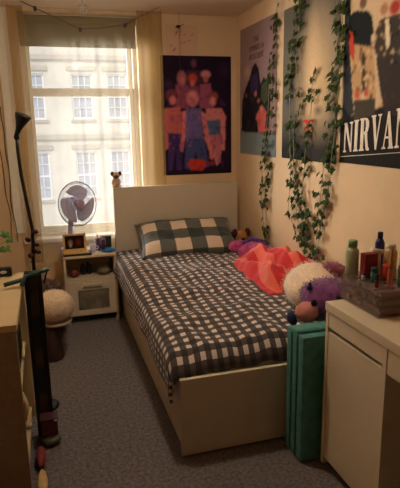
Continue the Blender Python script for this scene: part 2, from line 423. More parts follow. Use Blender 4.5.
MB().box(DX+.006, DX+.024, DY-1.03, DY-.409, .622, .711, .002).build('drawer_front', m_white, desk)
MB().box(DX+.004, RW-.02, DY-1.048, DY-1.03, .02, .714, .002).build('side_panel', m_white, desk)
tag(MB().box(RW-.05, RW-.02, DY-1.02, DY-.41, .25, .7, .002).build('modesty_panel', m_white, desk))

# folded green mattress standing between bed and desk
gm = empty('folded_mat', (.74, -.11, 0), 'green canvas folded mat standing on edge between bed and desk', 'mat')
for k in range(3):
    y0 = -.192+k*.052
    p = MB().box(.482, 1.02, y0, y0+.0505, .003, .60-(.012 if k != 1 else 0), .016)
    for v in p.bm.verts: v.co += Vector((0, .003*noise.noise(v.co*9), 0))
    p.build('panel', m_green, gm)
for y in (-.141, -.089):
    MB().tube([(.484, y, .01), (.483, y, .575), (.5, y, .592), (1.0, y, .592)], .005, 6).build('piping', m_green2, gm)

# ------------------------------------------------------------------ posters (painted as colour-attribute prints)
def pm(name):
    m = bpy.data.materials.new(name); m.use_nodes = True; nt = m.node_tree; b = nt.nodes['Principled BSDF']
    a = nt.nodes.new('ShaderNodeVertexColor'); a.layer_name = 'print'; nt.links.new(a.outputs[0], b.inputs['Base Color'])
    b.inputs['Roughness'].default_value = .8; b.inputs['Specular IOR Level'].default_value = .12
    return m
m_print = pm('poster_print')
class Pic:
    def __init__(s, W, H, rgb):
        s.W, s.H = W, H; s.a = np.zeros((H, W, 3)); s.a[:] = s2l(rgb)
        s.v, s.u = np.meshgrid((np.arange(H)+.5)/H, (np.arange(W)+.5)/W, indexing='ij')
        s.asp = H/W; s.rs = np.random.RandomState(5)
    def mix(s, k, rgb): k = np.clip(k, 0, 1)[..., None]; s.a = s.a*(1-k)+np.array(s2l(rgb))*k; return s
    def ell(s, cu, cv, ru, rv, rgb, soft=.3, op=1, rot=0):
        du, dv = s.u-cu, (s.v-cv)*s.asp; c, n = math.cos(rot), math.sin(rot); x = (du*c+dv*n)/ru; y = (-du*n+dv*c)/(rv*s.asp)
        d = np.sqrt(x*x+y*y); return s.mix((1-d)/soft*op if soft else (d < 1)*op, rgb)
    def rect(s, u0, u1, v0, v1, rgb, op=1): return s.mix(((s.u >= u0) & (s.u <= u1) & (s.v >= v0) & (s.v <= v1))*op, rgb)
    def quad(s, pts, rgb, op=1):
        ins = np.zeros_like(s.u, bool); n = len(pts)
        for i in range(n):
            x1, y1 = pts[i]; x2, y2 = pts[(i+1) % n]
            if y1 == y2: continue
            c = ((y1 > s.v) != (y2 > s.v)) & (s.u < (x2-x1)*(s.v-y1)/(y2-y1)+x1); ins ^= c
        return s.mix(ins*op, rgb)
    def speck(s, k, rgb, op, mask=None):
        r = s.rs.rand(s.H, s.W) < k
        if mask is not None: r &= mask
        return s.mix(r*op, rgb)
    def blur(s, n=1):
        for _ in range(n):
            q = np.pad(s.a, ((1, 1), (1, 1), (0, 0)), 'edge'); s.a = (q[1:-1, 1:-1]*2+q[:-2, 1:-1]+q[2:, 1:-1]+q[1:-1, :-2]+q[1:-1, 2:])/6
        return s
    def blotch(s, u0, u1, v0, v1, rgb, n, r, op=.7):
        for _ in range(n): s.ell(u0+(u1-u0)*s.rs.rand(), v0+(v1-v0)*s.rs.rand(), r*(.5+s.rs.rand()), r*(.5+s.rs.rand()), rgb, .7, op)
        return s
    def noise(s, amt): s.a = np.clip(s.a*(1+amt*(s.rs.rand(s.H, s.W, 1)-.5)), 0, 1); return s
def person_print(p, cu, top, h, hair, shirt, legs, skin, wf=1.0):
    hw = h*.065*p.asp*wf
    p.ell(cu, top+h*.085, hw*1.35, h*.10, hair, .25)
    p.ell(cu, top+h*.11, hw*.75, h*.065, skin, .3)
    p.quad([(cu-hw*2.0, top+h*.22), (cu-hw*.6, top+h*.17), (cu+hw*.6, top+h*.17), (cu+hw*2.0, top+h*.22), (cu+hw*1.5, top+h*.52), (cu-hw*1.5, top+h*.52)], shirt)
    for sg in (-1, 1):
        p.quad([(cu+sg*hw*1.7, top+h*.21), (cu+sg*hw*2.3, top+h*.26), (cu+sg*hw*2.4, top+h*.55), (cu+sg*hw*1.8, top+h*.55)], skin)
        p.quad([(cu+sg*hw*.1, top+h*.5), (cu+sg*hw*1.6, top+h*.5), (cu+sg*hw*1.4, top+h), (cu+sg*hw*.35, top+h)], legs)
def poster(name, pic, corners, label, tilt=0):
    """corners: origin (bottom-left), right vector, up vector"""
    o0, rv, uv = [Vector(c) for c in corners]; W, H = pic.W, pic.H; n = rv.cross(uv).normalized()
    verts = []; cols = []
    for j in range(H+1):
        for i in range(W+1):
            wv = .0015*math.sin(i/W*5+1)*math.sin(j/H*4)
            verts.append(o0+rv*(i/W)+uv*(j/H)+n*(.003+max(0, wv)))
            jj = min(H-1, max(0, H-1-j if j < H else 0)); cols.append(tuple(pic.a[jj, min(i, W-1)])+(1,))
    faces = [(j*(W+1)+i, j*(W+1)+i+1, (j+1)*(W+1)+i+1, (j+1)*(W+1)+i) for j in range(H) for i in range(W)]
    me = bpy.data.meshes.new(name); me.from_pydata([tuple(v-o0) for v in verts], [], faces)
    ca = me.color_attributes.new('print', 'FLOAT_COLOR', 'POINT'); ca.data.foreach_set('color', np.array(cols, dtype=np.float32).ravel())
    me.materials.append(m_print); o = bpy.data.objects.new(name, me); COL.objects.link(o); o.location = o0
    k = o.modifiers.new('solid', 'SOLIDIFY'); k.thickness = .001; k.offset = -1
    return tag(o, label, 'poster', 'wall posters' if name == 'poster' else None)

# poster A: back wall, dark group portrait
p = Pic(96, 156, (34, 22, 36))
p.ell(0.099, 0.231, 0.125, 0.057, (66, 38, 66), 1)
p.ell(0.912, 0.111, 0.148, 0.101, (52, 34, 52), 1)
p.quad([(0.369, 0.115), (0.567, 0.114), (0.593, 0.246), (0.35, 0.247)], (70, 42, 52))
p.ell(0.470, 0.058, 0.051, 0.044, (104, 62, 66), 0.5)
p.quad([(0.21, 0.231), (0.379, 0.23), (0.386, 0.429), (0.202, 0.429)], (140, 74, 84))
p.ell(0.296, 0.181, 0.077, 0.074, (160, 98, 92), 0.35)
p.ell(0.296, 0.198, 0.042, 0.040, (196, 112, 106), 0.4)
p.quad([(0.549, 0.23), (0.707, 0.22), (0.747, 0.431), (0.544, 0.43)], (150, 80, 96))
p.ell(0.638, 0.146, 0.082, 0.037, (196, 128, 124), 0.3)
p.ell(0.636, 0.187, 0.044, 0.035, (178, 98, 88), 0.4)
p.quad([(0.379, 0.247), (0.535, 0.246), (0.561, 0.363), (0.36, 0.362)], (120, 62, 74))
p.ell(0.451, 0.180, 0.074, 0.046, (180, 70, 46), 0.3)
p.ell(0.449, 0.221, 0.045, 0.033, (196, 104, 92), 0.4)
p.quad([(0.034, 0.428), (0.273, 0.412), (0.278, 0.648), (0.079, 0.646)], (186, 96, 84))
p.quad([(0.02, 0.443), (0.076, 0.428), (0.088, 0.764), (0.03, 0.781)], (196, 108, 98))
p.quad([(0.079, 0.637), (0.293, 0.639), (0.251, 0.959), (0.192, 0.957), (0.187, 0.749), (0.135, 0.956), (0.077, 0.954)], (62, 44, 88))
p.ell(0.152, 0.321, 0.104, 0.061, (118, 58, 58), 0.35)
p.ell(0.163, 0.362, 0.056, 0.046, (204, 118, 106), 0.4)
p.quad([(0.631, 0.43), (0.865, 0.431), (0.924, 0.499), (0.906, 0.796), (0.845, 0.795), (0.843, 0.884), (0.783, 0.935), (0.71, 0.793), (0.638, 0.705)], (206, 126, 114))
p.quad([(0.643, 0.532), (0.848, 0.525), (0.847, 0.655), (0.64, 0.661)], (76, 98, 118))
p.quad([(0.668, 0.661), (0.862, 0.655), (0.843, 0.902), (0.783, 0.901), (0.756, 0.759), (0.724, 0.881), (0.68, 0.862)], (186, 108, 106))
p.ell(0.734, 0.329, 0.098, 0.051, (140, 70, 64), 0.35)
p.ell(0.734, 0.371, 0.059, 0.047, (216, 134, 120), 0.4)
p.quad([(0.271, 0.461), (0.342, 0.446), (0.35, 0.615), (0.286, 0.802), (0.244, 0.784), (0.279, 0.614)], (208, 122, 110))
p.quad([(0.557, 0.447), (0.63, 0.48), (0.67, 0.653), (0.754, 0.847), (0.709, 0.863), (0.609, 0.687)], (208, 122, 110))
p.quad([(0.343, 0.429), (0.559, 0.43), (0.594, 0.704), (0.333, 0.699)], (104, 94, 130))
p.quad([(0.333, 0.683), (0.609, 0.687), (0.663, 0.933), (0.529, 0.965), (0.475, 0.788), (0.426, 0.963), (0.31, 0.942)], (64, 74, 108))
p.ell(0.446, 0.346, 0.108, 0.079, (206, 126, 110), 0.35)
p.ell(0.444, 0.379, 0.057, 0.051, (190, 108, 104), 0.4)
p.quad([(0.34, 0.899), (0.399, 0.866), (0.591, 0.87), (0.648, 0.906), (0.572, 0.966), (0.411, 0.962)], (190, 60, 38))
p.quad([(0.65, 0.889), (0.754, 0.891), (0.753, 0.926), (0.648, 0.924)], (140, 46, 44))
p.blotch(0.044, 0.889, 0.231, 0.957, (28, 16, 34), 70, 0.014, 0.5)
p.blotch(0.069, 0.860, 0.279, 0.796, (232, 150, 160), 40, 0.011, 0.4)
p.rect(0, 1, .985, 1, (24, 18, 26)); p.blur(1); p.blotch(.08, .92, .25, .95, (96, 50, 110), 50, .03, .35); p.blotch(.08, .92, .2, .95, (30, 18, 34), 60, .018, .45); p.blur(1); p.a *= np.array([1.12, 1.05, 1.35]); p.noise(.2)
poster('poster', p, ((.448, BW-.001, 1.06), (.594, 0, 0), (0, 0, .945)), 'dark purple portrait poster of a group of people above the headboard')
# small pale print with pink hearts above it
p = Pic(60, 50, (214, 176, 150))
for k in range(14):
    a, b = .08+.84*p.rs.rand(), .1+.8*p.rs.rand(); p.ell(a, b, .035, .04, (176, 100, 92), .7, .8); p.ell(a+.04, b-.02, .03, .03, (186, 112, 104), .7, .7)
p.noise(.05)
poster('heart_print', p, ((.50, BW-.001, 2.012), (.26, 0, 0), (0, 0, .22)), 'pale paper print with small pink hearts above the group poster')
# poster B: right wall, far
p = Pic(84, 120, (150, 122, 122))
p.mix(np.clip((p.v-.05)*.5, 0, .5), (176, 146, 140))
p.ell(0.236, 0.344, 0.147, 0.078, (190, 158, 134), 1)
p.quad([(-0.016, 0.811), (1.141, 0.823), (1.15, 0.999), (-0.016, 0.991)], (118, 130, 132))
p.quad([(0.05, 0.811), (0.081, 0.557), (0.176, 0.466), (0.296, 0.395), (0.381, 0.309), (0.466, 0.286), (0.55, 0.337), (0.607, 0.458), (0.684, 0.405), (0.789, 0.44), (0.867, 0.551), (0.85, 0.715), (0.803, 0.825)], (28, 24, 32))
p.quad([(0.324, 0.381), (0.496, 0.362), (0.553, 0.455), (0.471, 0.542), (0.327, 0.504)], (54, 42, 82))
p.quad([(0.634, 0.459), (0.763, 0.439), (0.817, 0.555), (0.717, 0.61), (0.61, 0.561)], (70, 82, 58))
p.ell(0.471, 0.519, 0.050, 0.030, (190, 108, 92), 0.5)
p.ell(0.207, 0.522, 0.049, 0.024, (120, 76, 70), 0.5)
p.ell(0.556, 0.575, 0.054, 0.022, (176, 96, 86), 0.5)
p.quad([(0.503, 0.679), (0.586, 0.635), (0.719, 0.632), (0.771, 0.67), (0.749, 0.758), (0.829, 0.809), (0.563, 0.818), (0.533, 0.756), (0.476, 0.709)], (208, 98, 92))
p.ell(0.639, 0.637, 0.067, 0.029, (204, 130, 112), 0.5)
p.blotch(0.081, 0.853, 0.477, 0.802, (80, 58, 66), 24, 0.030, 0.4)
p.blotch(0.081, 0.534, 0.477, 0.803, (20, 16, 24), 20, 0.030, 0.6)
p.blur(1); p.noise(.12)
pb = poster('poster', p, ((RW-.001, 2.125, 1.228), (0, -.70, 0), (0, 0, .960)), 'mauve-topped poster with dark clustered figures nearest the room corner')
m_txt = mat('faded_grey_ink', (122, 84, 84), .7); RM = Matrix(((0, 0, -1, 0), (-1, 0, 0, 0), (0, 1, 0, 0), (0, 0, 0, 1)))
for s_, sz, z in (('THE', .055, 2.075), ('UMBRELLA', .06, 2.015), ('ACADEMY', .06, 1.955)):
    text_mesh('lettering', s_, sz, Matrix.Translation((RW-.0065, 1.79, z)) @ RM, m_txt, pb)
# poster C: right wall, middle, foggy grey with warm centre
p = Pic(90, 120, (92, 88, 80))
p.mix(np.clip(1-abs(p.v-.3)*1.4, 0, 1)*.5, (124, 116, 102)); p.ell(.64, .5, .42, .55, (204, 172, 132), 1, 1.3); p.ell(.58, .45, .16, .45, (222, 188, 146), 1, .9)
p.mix(np.clip((p.v-.72)/.2, 0, 1)*.9, (20, 24, 26)); p.ell(.14, .60, .07, .05, (54, 58, 78), .8, .8); p.ell(.45, .74, .4, .05, (130, 112, 96), 1, .5)
p.ell(.70, .68, .10, .04, (90, 84, 84), .8, .7)
p.rect(.44, .62, .735, .752, (206, 46, 36)); p.quad([(.49, .74), (.56, .74), (.54, .84), (.51, .84)], (196, 40, 34)); p.noise(.12)
poster('poster', p, ((RW-.001, 1.32, 1.232), (0, -.70, 0), (0, 0, .945)), 'foggy grey poster with a glowing pale centre and small red mark')
# poster D: nearest, black and cream with two standing figures and a band name
p = Pic(110, 130, (206, 176, 140))
p.quad([(-0.002, 0.744), (0.991, 0.624), (1.049, 1.061), (-0.013, 1.048)], (34, 30, 28))
p.quad([(-0.002, 0.081), (0.064, 0.094), (0.063, 0.322), (0.153, 0.714), (0.024, 0.778)], (48, 50, 52))
p.ell(0.193, 0.149, 0.042, 0.035, (116, 84, 64), 0.3)
p.quad([(0.119, 0.345), (0.293, 0.373), (0.328, 0.437), (0.369, 0.649), (0.283, 0.655), (0.223, 0.455), (0.221, 0.653), (0.136, 0.638), (0.11, 0.486)], (186, 146, 104))
p.quad([(0.207, 0.402), (0.238, 0.406), (0.267, 0.602), (0.227, 0.6)], (64, 48, 38))
p.blotch(0.121, 0.341, 0.360, 0.647, (78, 56, 44), 34, 0.018, 0.7)
p.blotch(0.121, 0.358, 0.360, 0.639, (222, 186, 140), 20, 0.014, 0.7)
p.ell(0.177, 0.618, 0.031, 0.027, (196, 82, 60), 0.4)
p.ell(0.269, 0.613, 0.029, 0.026, (190, 86, 66), 0.4)
p.quad([(0.147, 0.643), (0.359, 0.644), (0.367, 0.73), (0.157, 0.758)], (70, 62, 52))
p.quad([(0.047, 0.261), (0.113, 0.276), (0.131, 0.362), (0.128, 0.445), (0.081, 0.398)], (186, 66, 46))
p.quad([(0.062, 0.186), (0.114, 0.174), (0.247, 0.199), (0.288, 0.235), (0.316, 0.317), (0.288, 0.328), (0.294, 0.383), (0.108, 0.343), (0.103, 0.285), (0.048, 0.267)], (26, 28, 27))
p.quad([(0.348, 0.448), (0.547, 0.434), (0.962, 0.408), (1.005, 0.729), (0.462, 0.742), (0.402, 0.611)], (56, 48, 46))
p.blotch(0.377, 0.806, 0.461, 0.701, (120, 58, 50), 16, 0.014, 0.5)
p.ell(0.397, 0.217, 0.040, 0.033, (172, 120, 88), 0.3)
p.quad([(0.321, 0.367), (0.333, 0.301), (0.365, 0.263), (0.409, 0.257), (0.471, 0.268), (0.503, 0.337), (0.495, 0.418), (0.423, 0.467), (0.347, 0.439)], (66, 52, 44))
p.quad([(0.41, 0.267), (0.445, 0.268), (0.467, 0.397), (0.436, 0.42)], (224, 202, 168))
p.blotch(0.321, 0.429, 0.280, 0.439, (196, 168, 136), 14, 0.014, 0.7)
p.quad([(0.453, 0.265), (0.527, 0.259), (0.753, 0.284), (0.845, 0.471), (0.536, 0.488), (0.485, 0.399)], (62, 54, 50))
p.ell(0.491, 0.226, 0.058, 0.042, (168, 56, 50), 0.4)
p.blotch(0.455, 0.779, 0.274, 0.488, (180, 160, 140), 26, 0.014, 0.6)
p.blotch(0.455, 0.779, 0.274, 0.488, (24, 20, 20), 30, 0.014, 0.7)
p.blur(1); p.noise(.12)
pd = poster('poster', p, ((RW-.001, .578, 1.245), (0, -.86, 0), (0, 0, .93)), 'black and cream band poster with standing figures and big white lettering')
m_txt2 = mat('white_ink', (224, 206, 184), .6)
GL = {'N': (1.0, [[(0, 0), (.34, 0), (.34, .05), (.22, .07), (.22, .93), (.34, .95), (.34, 1), (0, 1), (0, .95), (.1, .93), (.1, .07), (0, .05)], [(.08, 1), (.36, 1), (.92, 0), (.78, 0)], [(.66, 1), (1, 1), (1, .95), (.92, .93), (.92, 0), (.80, .0), (.80, .93), (.66, .95)]]),
      'I': (.5, [[(0, 0), (.5, 0), (.5, .04), (.4, .07), (.4, .93), (.5, .96), (.5, 1), (0, 1), (0, .96), (.1, .93), (.1, .07), (0, .04)]]),
      'R': (1.0, [[(0, 0), (.5, 0), (.5, .04), (.4, .07), (.4, .93), (.5, .96), (.5, 1), (0, 1), (0, .96), (.1, .93), (.1, .07), (0, .04)], [(.4, 1), (.7, .98), (.88, .88), (.9, .72), (.8, .58), (.55, .5), (.4, .5), (.4, .56), (.56, .6), (.6, .75), (.56, .92), (.4, .94)], [(.5, .52), (.74, .55), (.9, .1), (1, .06), (1, 0), (.76, 0), (.66, .06)]]),
      'V': (.95, [[(0, 1), (.42, 1), (.42, .96), (.36, .93), (.56, .2), (.5, 0), (.44, 0), (.1, .93), (0, .96)], [(.62, 1), (.95, 1), (.95, .96), (.86, .93), (.56, 0), (.48, 0), (.52, .2), (.76, .93), (.62, .96)]]),
      'A': (1.0, [[(.42, 1), (.56, 1), (.92, .07), (1, .04), (1, 0), (.56, 0), (.56, .04), (.64, .07), (.44, .75)], [(.42, 1), (.48, .85), (.2, .07), (.32, .04), (.32, 0), (0, 0), (0, .04), (.12, .07)], [(.24, .28), (.6, .28), (.6, .34), (.24, .34)]])}
yl = .540
for ch in 'NIRVANA':
    wd, polys = GL[ch]; lm = MB(); k = (.56-yl); LH = .155+.05*k; zb = 1.298+.085*k
    for q, pg in enumerate(polys):
        vs = [(yl-a*.088, zb-.0*a+b*LH+.085*a*.088) for a, b in pg]
        front = [lm.bm.verts.new((RW-.0064-.0002*q, y, z)) for y, z in vs]; backv = [lm.bm.verts.new((RW-.0050, y, z)) for y, z in vs]
        lm.bm.faces.new(front); lm.bm.faces.new(backv[::-1])
        for i in range(len(vs)): lm.bm.faces.new((front[i], front[(i+1) % len(vs)], backv[(i+1) % len(vs)], backv[i]))
    lm.build('letter', m_txt2, pd); yl -= wd*.088+.010
MB().tube([(RW-.006, .56, 1.276), (RW-.006, -.26, 1.346)], .0025, 4).build('rule_line', m_txt2, pd)

# ------------------------------------------------------------------ ivy garlands on the right wall
def ivy(pts, label, n, seed, spread=.035, xo=RW-.028):
    rnd = random.Random(seed); P = [Vector((xo, y, z)) for y, z in pts]
    t = empty('ivy_garland', (xo, P[-1].y, P[-1].z), label, 'garland', 'ivy garlands on the right wall')
    # dense path
    path = []
    for a, b in zip(P, P[1:]):
        k = max(2, int((b-a).length/.03))
        for i in range(k): path.append(a.lerp(b, i/k))
    path.append(P[-1])
    path = [q+Vector((.004*noise.noise(q*7), .018*noise.noise(q*6+Vector((seed, 0, 0))), 0)) for q in path]
    MB().tube(path, .0022, 5).build('stem', m_stem, t)
    lf = MB()
    for _ in range(int(n*.8)):
        q = rnd.choice(path); c = q+Vector((rnd.uniform(-.012, .008), rnd.gauss(0, spread*.75), rnd.uniform(-.015, .015))); s = rnd.uniform(.019, .032)
        nrm = Vector((-1, rnd.uniform(-.7, .7), rnd.uniform(-.2, .8))).normalized(); dn = Vector((0, rnd.uniform(-.6, .6), -1)); dn = (dn-nrm*dn.dot(nrm)).normalized(); sd = nrm.cross(dn)
        shape = [(0, -.45), (.55, -.75), (.62, -.25), (1.0, .05), (.55, .35), (.35, .5), (0, 1.15), (-.35, .5), (-.55, .35), (-1.0, .05), (-.62, -.25), (-.55, -.75)]
        cv = lf.bm.verts.new(c+nrm*.004)
        vs = [lf.bm.verts.new(c+(sd*a+dn*b)*s-nrm*abs(a)*.006) for a, b in shape]
        for i in range(len(vs)): lf.bm.faces.new((cv, vs[i], vs[(i+1) % len(vs)]))
        lf.tube([q, c-dn*s*.4], .001, 3, cap=False)
    lf.build('leaves', m_leaf, t)
    return t
ivy([(1.37, 2.30), (1.40, 2.1), (1.45, 1.85), (1.44, 1.6), (1.50, 1.3), (1.53, .95), (1.50, .58)], 'ivy garland hanging over the right side of the mauve-topped poster', 92, 1, .04)
ivy([(1.47, 1.85), (1.52, 1.5), (1.60, 1.2), (1.62, .95), (1.58, .68), (1.52, .56)], 'thin ivy strand beside the longer one, nearest the room corner', 42, 2, .02)
ivy([(1.08, 2.30), (1.06, 2.05), (1.10, 1.85), (1.06, 1.6), (1.10, 1.4), (1.08, 1.1), (1.02, .85), (.86, .60)], 'bushy ivy garland over the left half of the foggy grey poster', 120, 3, .05)
ivy([(1.15, 1.95), (1.17, 1.7), (1.16, 1.45), (1.13, 1.15), (1.15, .9), (1.0, .72), (.86, .60)], 'left outer ivy strand of the foggy grey poster', 60, 4, .03)
ivy([(.86, 1.75), (.88, 1.55), (.93, 1.3), (.95, 1.1), (.90, .85), (.84, .60)], 'ivy strand down the middle of the foggy grey poster', 52, 5, .03)
ivy([(.66, 2.30), (.62, 2.05), (.62, 1.8), (.68, 1.6), (.66, 1.4), (.72, 1.1), (.75, .85), (.80, .60)], 'ivy garland over the gap between grey poster and band poster', 104, 6, .035)
ivy([(.55, 2.30), (.57, 2.0), (.565, 1.7), (.58, 1.45), (.62, 1.2), (.68, .95), (.76, .66)], 'ivy strand along the left edge of the band poster', 74, 7, .025)

# ------------------------------------------------------------------ soft things on the bed
# coral blanket
def blanket(u, v):
    a, b = u*2-1, v*2-1
    c0 = Vector((.90, .98, 0)); x = a*.22; y = b*.40
    x += .05*b*(1 if b < 0 else .3)*-1
    q = Vector((c0.x+x*.9-.07*(1-b)*.5, c0.y+y, 0)); q.x = min(q.x, 1.05)
    edge = max(abs(a), abs(b)); h = max(0, 1-edge**3)
    z = .505+h*(.10+.055*math.sin((a*1.3+b*.8)*4.2)+.05*noise.noise(Vector((a*3, b*3, 8)))+.035*noise.noise(Vector((a*7+b*3, b*6, 3))))+.06*h*max(0, a)
    q.z = z+.006; q.x += .03*noise.noise(Vector((b*3, a, 1))); q.x = min(q.x, 1.06)
    return q
def coral_mat():
    m = m_coral; nt = m.node_tree; b = nt.nodes['Principled BSDF']
    tc = nt.nodes.new('ShaderNodeTexCoord'); wv = nt.nodes.new('ShaderNodeTexWave'); wv.inputs['Scale'].default_value = 3.2; wv.inputs['Distortion'].default_value = 5; wv.inputs['Detail'].default_value = 1
    r = nt.nodes.new('ShaderNodeValToRGB'); e = r.color_ramp.elements; e[0].position = .45; e[0].color = s2l((206, 38, 42))+(1,); e[1].position = .62; e[1].color = s2l((232, 104, 84))+(1,)
    nt.links.new(tc.outputs['Object'], wv.inputs['Vector']); nt.links.new(wv.outputs['Fac'], r.inputs['Fac']); nt.links.new(r.outputs['Color'], b.inputs['Base Color'])
coral_mat()
tag(grid(50, 60, blanket).build('blanket', m_coral, solid=.012), 'crumpled coral red patterned fleece blanket on the bed by the wall', 'blanket')
# big cream and purple plush
t = empty('plush_toy', (.86, .45, .5), 'large plush toy with cream body and purple head lying at the bed foot', 'plush toy')
MB().blob((.87, .47, .575), (.145, .235, .125), (0, 0, -.45), lump=.12, fur=5200, flen=.007, seed=1).build('body', m_cream, t)
MB().blob((.815, .17, .60), (.15, .13, .105), (0, .2, -.2), lump=.12, fur=3000, flen=.010, seed=2).build('head', m_purple, t)
MB().blob((.655, .105, .58), (.054, .055, .048), lump=.12, fur=700, flen=.007, seed=3).build('muzzle', m_muzzle, t)
MB().blob((.675, .075, .632), (.016, .012, .017), sub=2).build('eye', m_eye, t)
MB().blob((.80, .055, .65), (.018, .014, .018), sub=2).build('eye', m_eye, t)
MB().lathe([(.016, 0), (.013, .012), (.006, .028), (.0, .033)], (.70, .16, .675), 10, (-.2, 0, 1)).build('ear', m_blue, t)
MB().blob((.585, .12, .55), (.022, .03, .038), (0, -.3, 0)).build('ear', m_blue, t)
MB().blob((1.0, .47, .655), (.075, .055, .048), (0, 0, -.3), lump=.1, fur=500, flen=.014, seed=4).build('foot', m_mauve, t)
MB().blob((.90, .12, .63), (.08, .06, .07), lump=.2, fur=1200, flen=.012, seed=6).build('mane', m_purple, t)
# pink and purple plush
t = empty('plush_toy', (.92, 1.42, .5), 'pink and purple plush toy lying between pillow and coral blanket', 'plush toy')
MB().blob((.92, 1.42, .555), (.11, .10, .065), lump=.2, fur=900, flen=.016, seed=7).build('body', m_pink, t)
MB().blob((.85, 1.55, .57), (.07, .06, .05), lump=.2, fur=400, flen=.014, seed=8).build('head', m_pink, t)
MB().blob((1.0, 1.34, .55), (.06, .08, .055), lump=.2, fur=400, flen=.014, seed=9).build('tail', m_purple, t)
MB().tube([(.86, 1.50, .605), (.93, 1.50, .635), (1.0, 1.46, .62), (1.03, 1.40, .58)], [.012, .016, .016, .012], 8).build('mane', mat('violet_plush_yarn', (92, 56, 130), .9, var=.3), t)
# brown and tan dog plush
t = empty('plush_dog', (.985, 1.83, .5), 'small brown and tan plush dog tucked beside the pillow by the wall', 'plush toy')
MB().blob((.985, 1.86, .575), (.055, .05, .06), fur=200, flen=.01, seed=1).build('head', m_tan, t)
for dx in (-.055, .055): MB().blob((.985+dx, 1.855, .61), (.022, .03, .034), fur=120, flen=.01, seed=2).build('ear', m_brown, t)
MB().blob((.985, 1.95, .56), (.06, .06, .055), fur=200, flen=.01, seed=3).build('body', m_brown, t)
MB().blob((.985, 1.808, .565), (.012, .01, .01), sub=2).build('nose', m_eye, t)
# pug on the headboard
t = empty('plush_pug', (.03, 2.057, 1.0), 'tiny cream and dark brown plush pug sitting on the headboard corner', 'plush toy')
m_pug = mat('pug_cream', (206, 178, 150), .9)
MB().blob((.03, 2.057, 1.038), (.036, .026, .040), fur=150, flen=.006, seed=1).build('body', m_pug, t)
MB().blob((.03, 2.048, 1.094), (.030, .026, .027), fur=100, flen=.005, seed=1).build('head', m_pug, t)
MB().blob((.028, 2.027, 1.088), (.016, .012, .013), sub=2).build('muzzle', m_brown, t)
for dx in (-.028, .03): MB().blob((.03+dx, 2.045, 1.108), (.014, .012, .018), sub=2).build('ear', m_brown, t)
for dx in (-.022, .022): MB().blob((.03+dx, 2.033, 1.014), (.014, .018, .012), sub=2).build('paw', m_pug, t)

# ------------------------------------------------------------------ bedside cabinet
nr = .041; c_, s_ = math.cos(nr), math.sin(nr)
ns = empty('bedside_cabinet', (-.215, 2.03, 0), 'white bedside cabinet with open shelf and glass-fronted flap between wall and bed', 'cabinet')
x0, x1, y0, y1 = -.413, -.025, 1.845, 2.19
MB().box(x0, x1, y0-.005, y1, .512, .53, .002).build('top', m_white, ns)
MB().box(x0, x0+.016, y0, y1, .03, .511, .002).build('side_panel', m_white, ns)
MB().box(x1-.016, x1, y0, y1, .03, .511, .002).build('side_panel', m_white, ns)
MB().box(x0+.017, x1-.017, y1-.01, y1, .06, .511).build('back_panel', m_white, ns)
MB().box(x0+.017, x1-.017, y0+.005, y1-.011, .335, .35, .001).build('shelf', m_white, ns)
MB().box(x0+.017, x1-.017, y0+.005, y1-.011, .06, .075, .001).build('bottom_panel', m_white, ns)
d = MB(); a, b = x0+.018, x1-.018; d.box(a, a+.07, y0-.004, y0+.012, .064, .333, .002); d.box(b-.05, b, y0-.004, y0+.012, .064, .333, .002)
d.box(a+.07, b-.05, y0-.004, y0+.012, .064, .105, .002); d.box(a+.07, b-.05, y0-.004, y0+.012, .262, .333, .002)
do = d.build('flap_door', m_white, ns); MB().box(a+.071, b-.051, y0+.002, y0+.007, .106, .261).build('glass_panel', m_glassdark, do)
MB().box(-.285, -.145, y0-.02, y0-.0045, .292, .316, .004).build('handle', m_white, do)
for lx in (x0+.002, x1-.022):
    for ly in (y0+.002, y1-.022): MB().box(lx, lx+.02, ly, ly+.02, 0, .029, .002).build('leg', m_white, ns)
for dx_, nm, col, hh, ww, lab in ((-.375, 'cosmetics_pouch', (120, 50, 40), .05, .075, 'small dark red pouch at the left end of the cabinet shelf'), (-.165, 'cosmetics_pouch', (112, 96, 76), .055, .1, 'brownish grey pouch at the right end of the cabinet shelf')):
    o = MB().blob((dx_+ww/2, 1.93, .352+hh/2), (ww/2, .05, hh/2+.004), lump=.1, seed=3).build(nm, mat('pouch_cloth', col, .8, var=.3)); tag(o, lab, 'pouch', 'pouches on the cabinet shelf')
for k, (bx, bh, col, lab) in enumerate(((-.27, .085, (26, 30, 40), 'navy jar on the cabinet shelf in the middle'), (-.225, .10, (30, 28, 30), 'black bottle on the cabinet shelf right of the navy jar'), (-.05, .11, (60, 60, 54), 'grey-green bottle on the cabinet shelf nearest the bed'))):
    t = empty('bottle' if k else 'jar', (bx, 1.98, .351), lab, 'bottle' if k else 'jar')
    MB().lathe([(.016, 0), (.02, .004), (.02, bh*.7), (.012, bh*.8), (.01, bh*.82)], (bx, 1.98, .351), 14).build('body', mat('dark_glass', col, .3), t)
    MB().lathe([(.012, 0), (.012, bh*.18)], (bx, 1.98, .351+bh*.82), 12).build('cap', m_dark, t)
